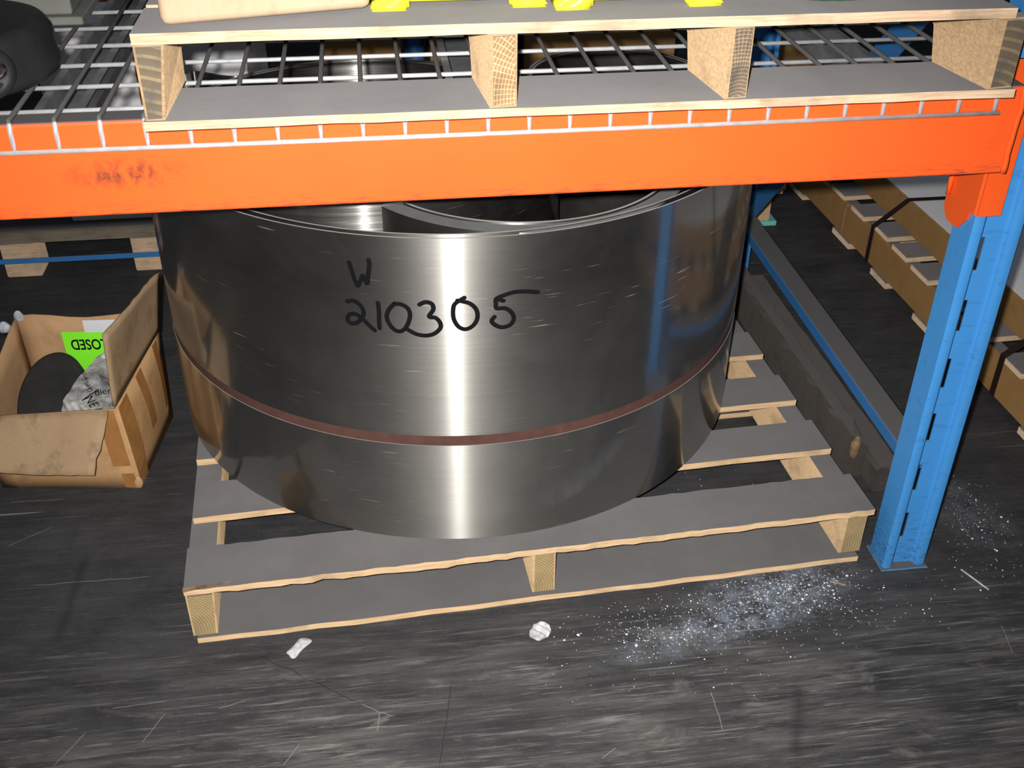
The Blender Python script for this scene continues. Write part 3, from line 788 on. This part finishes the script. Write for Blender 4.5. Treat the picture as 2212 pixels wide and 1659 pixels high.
panel('flap', ((-1.312, .452, .190), (-1.260, .692, .210), (-1.232, .684, .345), (-1.304, .462, .346)), CT, M_CARDDUST, BXR, nu=14, nv=8, bulge=-.006,
      jag=lambda u, v, r: Vector((.004*math.sin(u*5)*v, 0, (r.uniform(-.0015, .0015) if v > .95 else 0) - (.018*max(0, .35-u)**1 if v > .6 else 0))), seed=3)
panel('flap', ((-1.566, .471, .174), (-1.322, .446, .187), (-1.352, .372, .096), (-1.575, .394, .112)), CT, M_CARDDUST, BXR, nu=16, nv=8, bulge=.005,
      jag=lambda u, v, r: Vector((r.uniform(-.003, .003) if u > .95 else 0, 0, (r.uniform(-.001, .001) if v > .9 else 0) - .006*math.sin(u*3)*v)), seed=5)
# brown tape strips down the right-hand panel and corner
def strip_on(name, a, b, c, d, u0, u1, v0, v1, off, mat, bulge=.010):
    a, b, c, d = [Vector(p) for p in (a, b, c, d)]; nrm = (b-a).cross(d-a).normalized(); bm = bmesh.new(); n = 8; pv = None
    for j in range(n+1):
        v = v0+(v1-v0)*j/n; cur = []
        for u in (u0, u1):
            p = (a*(1-u)+b*u)*(1-v)+(d*(1-u)+c*u)*v + nrm*(bulge*math.sin(PI*u)*math.sin(PI*v)+off)
            cur.append(bm.verts.new(p))
        if pv: bm.faces.new((pv[0], pv[1], cur[1], cur[0]))
        pv = cur
    o = obj(name, bm, mat, BXR); m = o.modifiers.new('thickness', 'SOLIDIFY'); m.thickness = .0006; m.offset = 1
    return o
strip_on('tape_strip', FRb, BRb, BRt, FRt, .02, .20, .0, .99, CT/2+.0003, M_TAPE)
strip_on('tape_strip', FRb, BRb, BRt, FRt, .40, .52, .35, .99, CT/2+.0003, M_TAPE)
strip_on('tape_strip', FRb, BRb, BRt, FRt, .80, .90, .25, .99, CT/2+.0003, M_TAPE)
strip_on('tape_strip', FLb, FRb, FRt, FLt, .86, .985, .30, .99, CT/2+.0003, M_TAPE, .006)
strip_on('tape_strip', FLb, FRb, FRt, FLt, .90, .99, .02, .20, CT/2+.0003, M_TAPE, .006)
strip_on('tape_strip', BRb, BLb, (-1.536, .712, .248), (-1.262, .692, .244), .80, .90, .35, .99, CT/2+.0003, M_TAPE, .004)
# glued white label and the lime notice on the inside of the back panel
bkx = Vector((-1.536+1.262, .712-.692, 0)).normalized()
def back_pt(x, z, off): 
    t = (x+1.262)/(-1.536+1.262); y = .690+(.712-.690)*t - .0042 - off - .004*math.sin(PI*max(0, min(1, t)))*.8
    return Vector((x, y, z))
def sheet_on_back(name, x0, x1, z0, z1, off, mat):
    bm = bmesh.new(); bx(bm, (min(x0, x1), 0, z0), (max(x0, x1), .0006, z1))
    for v in bm.verts: v.co = back_pt(v.co.x, v.co.z, off) + Vector((0, v.co.y, 0))
    return obj(name, bm, mat, BXR)
sheet_on_back('white_label', -1.405, -1.335, .212, .240, .0006, M_WPAPER)['label'] = 'white label inside the back panel'
ll = sheet_on_back('lime_notice', -1.452, -1.290, .120, .2135, .0012, M_LIME); ll['label'] = 'lime green notice reading CLOSED upside down'
ctr = back_pt(-1.394, .186, .0026)
text_mesh('notice_text', 'CLOSED', .034, M_INK, frame(ctr, (-1, .08, 0), (0, 0, -1)) @ Matrix.Diagonal((.70, 1, 1, 1)), ll, bold=.0006)
# the C of the notice lies behind the flap
# crumpled clear tape on the panel rims
def crumple(name, loc, sc, mat, parent=None, seed=1, sub=3, amp=.35, smooth=False):
    bm = bmesh.new(); bmesh.ops.create_icosphere(bm, subdivisions=sub, radius=1.0); rr = random.Random(seed)
    ws = [(Vector((rr.uniform(-1, 1), rr.uniform(-1, 1), rr.uniform(-1, 1))).normalized(), rr.uniform(2, 5), rr.uniform(0, 6)) for _ in range(7)]
    for v in bm.verts:
        p = v.co.copy(); k = sum(math.sin(p.dot(d)*f+ph) for d, f, ph in ws)/7
        v.co = p*(1+amp*k); v.co = Vector((v.co.x*sc[0], v.co.y*sc[1], v.co.z*sc[2]))
    o = obj(name, bm, mat, parent, smooth); o.location = loc; return o
crumple('clear_tape', (-1.528, .712, .248), (.010, .006, .012), M_PLASTIC, BXR, 4)
crumple('clear_tape', (-1.552, .69, .236), (.012, .008, .012), M_PLASTIC, BXR, 5)
crumple('torn_corner', (-1.299, .446, .014), (.008, .006, .014), M_CARDIN, BXR, 6)
# contents
DS = thing('rubber_disc', 'matt black disc standing tilted in the open cardboard box', 'disc', (-1.490, .610, .100))
bm = bmesh.new(); lathe(bm, [(.104, -.050), (.111, -.044), (.112, .004), (.108, .010), (.100, .012), (.05, .012)], 72)
bm.transform(Matrix.Diagonal((.61, .97, 1, 1)))
bm.transform(Matrix.Rotation(D2(30), 4, 'X') @ Matrix.Rotation(D2(-4), 4, 'Y'))
obj('rim', bm, M_DISC, DS, True); DS.location = (-1.467, .596, .115)
NB = thing('newspaper_bundle', 'bundle wrapped in printed newspaper inside the open cardboard box', 'bundle', (-1.368, .575, .110))
def bundle():
    bm = bmesh.new(); bmesh.ops.create_cube(bm, size=1.0); bmesh.ops.subdivide_edges(bm, edges=bm.edges[:], cuts=9, use_grid_fill=True)
    rr = random.Random(11)
    ws = [(Vector((rr.uniform(-1, 1), rr.uniform(-1, 1), rr.uniform(-1, 1))), rr.uniform(9, 24), rr.uniform(0, 6)) for _ in range(9)]
    for v in bm.verts:
        p = v.co.copy(); q = p.normalized()*.62; p = p*.72+q*.28
        k = sum(abs(math.sin(p.dot(d)*f+ph)) for d, f, ph in ws)/9-.6
        p = p*(1+.11*k)
        v.co = Vector((p.x*.098, p.y*.175, p.z*.125))
    bm.transform(Matrix.Rotation(D2(-14), 4, 'Z') @ Matrix.Rotation(D2(14), 4, 'Y'))
    return bm
from mathutils.bvhtree import BVHTree
_b = bundle(); BV = BVHTree.FromBMesh(_b)
NP = obj('newspaper', _b, M_PAPER, NB)
crumple('torn_paper', (.004, .086, .050), (.020, .024, .020), M_WPAPER, NB, 9, 3, .5)
crumple('dark_print', (.024, .062, .056), (.020, .024, .012), M_BLACK, NB, 13, 3, .4)
VN = Vector((.10, -.60, .79)).normalized()
NX = Vector((1, .1, 0)); NX = (NX - NX.dot(VN)*VN).normalized(); NY = VN.cross(NX)
def news(txt, size, u, v, ang, sx=1.0):
    # flat print, laid on the wrapping along the direction from which it is read
    ex = math.cos(ang)*NX + math.sin(ang)*NY; ey = -math.sin(ang)*NX + math.cos(ang)*NY
    m = frame(u*NX + v*NY + VN*.2, ex, ey) @ Matrix.Diagonal((sx, 1, 1, 1))
    o = text_mesh('news_print', txt, size, M_INK, m, NP)
    for w in o.data.vertices:
        h = BV.ray_cast(w.co, -VN)
        w.co = (h[0] if h[0] is not None else BV.find_nearest(w.co)[0]) + VN*.0008
    return o
news("dier's", .022, .016, .004, D2(10), .85)
news('NEW', .024, -.004, -.030, D2(-62), .9)
news('Gen', .013, -.014, .014, D2(115)); news('McC', .013, -.020, .031, D2(115)); news('dmp', .013, -.024, .047, D2(112))
bm = bmesh.new(); bx(bm, (-.018, -.0012, -.0004), (.018, .0012, .0004)); 
_m = frame(-.012*NX - .004*NY + VN*.2, math.cos(.75)*NX + math.sin(.75)*NY, -math.sin(.75)*NX + math.cos(.75)*NY)
bmesh.ops.subdivide_edges(bm, edges=bm.edges[:], cuts=4, use_grid_fill=True); bm.transform(_m)
for w in bm.verts:
    h = BV.ray_cast(w.co + VN*.01, -VN)
    w.co = (h[0] if h[0] is not None else BV.find_nearest(w.co)[0]) + VN*.0009
obj('printed_rule', bm, M_INK, NP)
for k in range(7):   # columns of small print
    bm = bmesh.new(); bx(bm, (-.011, -.0006, 0), (.011, .0006, .0002)); bmesh.ops.subdivide_edges(bm, edges=bm.edges[:], cuts=3, use_grid_fill=True)
    bm.transform(frame((.006+.004*k)*NX + (.040-.003*k)*NY + VN*.2, math.cos(1.9)*NX + math.sin(1.9)*NY, -math.sin(1.9)*NX + math.cos(1.9)*NY))
    for w in bm.verts:
        h = BV.ray_cast(w.co + VN*.01, -VN)
        w.co = (h[0] if h[0] is not None else BV.find_nearest(w.co)[0]) + VN*.0009
    obj('printed_line', bm, M_INK, NP)

# ------------------------------------------------------------------ timbers beside the pallet
def timber(name, label, a, b, bite):
    t = thing(name, label, 'timber', ((a[0]+b[0])/2, a[1], 0), D2(1.2), 'dark timbers beside the pallet')
    bm = bmesh.new(); n = 26; rr = random.Random(int(b[2]*1000)); L = []
    w = (b[0]-a[0])/2; Ln = b[1]-a[1]; H = b[2]
    for i in range(n+1):
        y = Ln*i/n; j = lambda s=.0022: rr.uniform(-s, s); e = max(0, 1-i/2.0)
        L.append([bm.verts.new(v) for v in ((-w+j(), y, 0), (w+j(), y, 0), (w+j(), y-.004*e, H*.75), (w-.010+j()-bite*.7*e, y+bite*e, H+j(.001)), (-w+.006+j(.001), y+bite*.2*e, H+j(.001)), (-w+j(), y, H-.008+j()))])
    for A, B in zip(L, L[1:]):
        for k in range(6): bm.faces.new((A[k], A[(k+1) % 6], B[(k+1) % 6], B[k]))
    bm.faces.new(L[0][::-1]); bm.faces.new(L[-1]); bmesh.ops.recalc_face_normals(bm, faces=bm.faces[:])
    obj('beam_body', bm, M_TIMBER, t)
    return t
TA = timber('dark_timber', 'dark worn timber lying on the floor along the right side of the pallet', (.0725, .312, 0), (.1135, 1.05, .100), .02)
crumple('broken_end', (-.004, -.002, .072), (.010, .008, .026), M_RAW, TA, 21, 3, .5)
timber('dark_timber', 'low dark timber between the worn timber and the blue strut', (.1185, .262, 0), (.176, 1.05, .058), .008)

# ------------------------------------------------------------------ long package at right
LP = thing('wrapped_package', 'long strapped package of white sheets on a narrow skid behind the upright', 'package', (.515, 0, 0), D2(1.7))
def lbx(name, a, b, mat, bev=.001, seg=1): return box(name, a, b, mat, LP, bev, seg)
for y in (.10, .30, .78, 1.04, 1.27, 1.60, 1.9):
    lbx('skid_foot', (-.004 + .0, y, 0), (.62, y+.11 if y != 1.04 else y+.09, .017), M_WOOD2)
lbx('side_runner', (.012, -.35, .0172), (.052, 2.2, .096), M_WOODG)
lbx('side_runner', (.50, -.35, .0172), (.54, 2.2, .096), M_WOODG)
bm = bmesh.new(); prism(bm, [(.0, .020), (.0, .1035), (.014, .1035), (.014, .1005), (.0035, .1005), (.0035, .020)], 'y', -.30, 1.33)
obj('cardboard_edge', bm, M_CARDBACK, LP)
bm = bmesh.new(); prism(bm, [(.0, .020), (.0, .1035), (.014, .1035), (.014, .1005), (.0035, .1005), (.0035, .020)], 'y', 1.335, 2.2)
obj('cardboard_edge', bm, M_CARDBACK, LP)
ys = [.02, .175, .32, .455, .60, .735, .865, .985, 1.10, 1.225, 1.36, 1.5, 1.65, 1.8]
for i, y in enumerate(ys):
    lbx('slat', (.0 + .004*(i % 3), y, .1042), (.56, y+.088 - .008*(i % 2), .1182), M_WOOD2, .0012)
lbx('carton_wall', (.072, -.32, .1184), (.078, 2.2, .198), M_CARDBACK)
lbx('carton_wall', (.49, -.32, .1184), (.496, 2.2, .198), M_CARDBACK)
for k in range(3):
    lbx('white_sheet', (.0785, -.31+.004*k, .1186+.026*k), (.4895, 2.18, .1186+.026*k+.0255), M_WHITE, .002)
def strap(y, y2):
    bm = bmesh.new(); pts = [(-.0006, y, .018), (-.0006, y, .1185), (.0715, y-.02, .1985), (.28, y-.03, .1992), (.497, y-.02, .1985), (.5606, y, .119)]
    L = []
    for i, p in enumerate(pts):
        o_ = (-.0012, 0, .0004) if i < 3 else (0, 0, .0012)
        L.append([bm.verts.new(Vector(p)+Vector(o_)+Vector((0, s*.009, 0))) for s in (-1, 1)])
    for A, B in zip(L, L[1:]): bm.faces.new((A[0], A[1], B[1], B[0]))
    o = obj('strap', bm, M_STRAP, LP); m = o.modifiers.new('thickness', 'SOLIDIFY'); m.thickness = .0012; m.offset = 0
strap(1.165, 1.1); strap(.525, .5)

# ------------------------------------------------------------------ rear row, behind the rack
def block_pallet(loc, w, d, label, mat, btm=None):
    P = thing('wooden_pallet', label, 'pallet', loc)
    for i in range(5):
        bm = bmesh.new(); board(bm, 0, w, d*i/4.6, d*i/4.6+.105, .112, .134, 12, .001, .0006, None, 70+i); obj('deck_board', bm, mat, P)
    for yy in (0.004, d/2-.04, d-.12):
        box('cross_board', (.004, yy, .0965), (w-.004, yy+.09, .1118), mat, P)
        for xx in (.03, w/2-.045, w-.12): box('block', (xx, yy+.002, .0145 if btm else .0), (xx+.088, yy+.085, .0963), M_WOOD2 if not btm else M_WOOD, P, .003)
    if btm:
        for yy in (0.002, d/2-.04, d-.12): box('bottom_board', (0.01, yy, 0), (w-.01, yy+.09, .0142), btm, P)
    return P
GP = block_pallet((-1.800, 1.362, 0), .80, .75, 'grey weathered pallet behind the cardboard box at left', M_WOODG)
bm = bmesh.new(); bx(bm, (-.02, -.0095, .046), (.46, -.0065+.0, .060), .0006)
obj('blue_strap', bm, M_BLUEP, GP)['label'] = 'blue strap stretched across the blocks'
block_pallet((-.95, 1.437, 0), 1.287, .9, 'rear pallet with a teal bottom board, right of the coils', M_WOOD2, M_TEAL)
# cartons on the rear pallets
def carton(x, y, z, w, d, h, label, mat, rz=0.0):
    t = thing('carton', label, 'box', (x, y, z), rz, 'cartons in the rear row')
    bm = bmesh.new(); bx(bm, (0, 0, 0), (w, d, h), .004, 0, 2); obj('carton_body', bm, mat, t)
    box('tape_strip', (w*.46, -.0008, h*.6), (w*.54, d+.0008, h+.0008), M_TAPE, t, 0)
    return t
carton(-1.585, 1.40, .1345, .49, .55, .50, 'white box on the grey weathered pallet, seen through the mesh', M_WHITE)
cz = .1345
for x, y, w, h, nm in ((-.93, 1.95, .225, .52, 'brown carton in the rear row, the one nearest the white box'),
                       (-.62, 1.93, .26, .50, 'brown carton in the rear row, left of the wide one'),
                       (-.34, 1.92, .46, .52, 'widest brown carton in the rear row')):
    carton(x, y, cz, w, .33, h, nm, M_CARDBACK)
carton(.345, 1.88, 0, .09, .40, .60, 'tall narrow brown carton in the rear row beyond the blue upright', M_CARDBACK)
carton(.62, 2.62, 0, .30, .40, .62, 'brown carton in the rear row, behind the wrapped package', M_CARDBACK)
bm = bmesh.new(); lathe(bm, [(.05, 0), (.05, .005), (.05, .52), (.045, .525)], 32)
bl = obj('blue_drum', bm, M_BLUEP, None, True); bl.location = (-.664, 2.0, cz); bl.scale = (.6, .6, 1); tag(bl, 'narrow blue drum between two brown cartons in the rear row', 'drum')

# ------------------------------------------------------------------ litter on the floor
def scrap(loc, sc, rz, seed, label):
    o = crumple('paper_scrap', loc, sc, M_SCRAP, None, seed, 4, .22)
    if seed == 31:
        for v in o.data.vertices:
            u = v.co.y/sc[1]; v.co.x *= .62+.55*min(1.2, u*u); v.co.x += .004*u
    else:
        for v in o.data.vertices: v.co.z += .003*math.sin(v.co.x*420+v.co.y*160)*(v.co.z > 0)
    o.rotation_euler = (0, 0, rz); return tag(o, label, 'scrap', 'scraps on the floor')
W1 = scrap((-.978, -.011, .0045), (.0155, .0245, .0045), D2(-28), 31, 'pale flattened scrap on the floor in front of the left pallet corner')
W2 = scrap((-.582, -.026, .0062), (.0185, .0175, .0060), D2(30), 35, 'crumpled white scrap on the floor in front of the middle stringer')
# splinters
for i, (x, y, rz, ln, lb) in enumerate(((.199, .005, -1.15, .060, 'pale wood splinter on the floor right of the upright'),
                                         (-.045, .026, -.5, .028, 'short wood splinter on the floor between pallet corner and upright'))):
    bm = bmesh.new(); bx(bm, (-ln/2, -.0014, 0), (ln/2, .0014, .0018), .0003); o = obj('wood_splinter', bm, M_GLUE if i else M_SCRAP); o.location = (x, y, .0002); o.rotation_euler = (0, 0, rz); tag(o, lb, 'splinter')
# loose grains of white powder
rr = random.Random(5); bm = bmesh.new()
def grain(x, y, s):
    vs = [bm.verts.new((x+s*math.cos(a), y+s*math.sin(a), .0002)) for a in (0, 1.57, 3.14, 4.71)] + [bm.verts.new((x, y, s*.9))]
    for k in range(4): bm.faces.new((vs[k], vs[(k+1) % 4], vs[4]))
for cx_, cy__, sx, sy, n_ in ((-.14, .035, .075, .030, 420), (-.25, -.01, .12, .035, 260), (-.40, -.04, .05, .022, 170), (-.33, -.09, .12, .05, 110), (-.05, -.05, .07, .03, 90), (.28, .18, .035, .075, 130), (.22, .03, .06, .05, 60), (-.2, .30, .25, .15, 160)):
    for _ in range(n_):
        gx, gy = rr.gauss(cx_, sx), rr.gauss(cy__, sy)
        if cy__ < .1 and gx < .03 and gy > .008+.0488*(gx+1.1476): continue
        if cy__ == .30 and (gy < .13 or abs(gx+.35) > .28): continue
        grain(gx, gy, min(.0030, .0006*math.exp(abs(rr.gauss(0, .55)))))
pg = obj('powder_grains', bm, M_POWDER); tag(pg, 'white powder grains spilled on the floor by the right pallet corner', 'powder', kind='stuff')
bpy.context.view_layer.update()
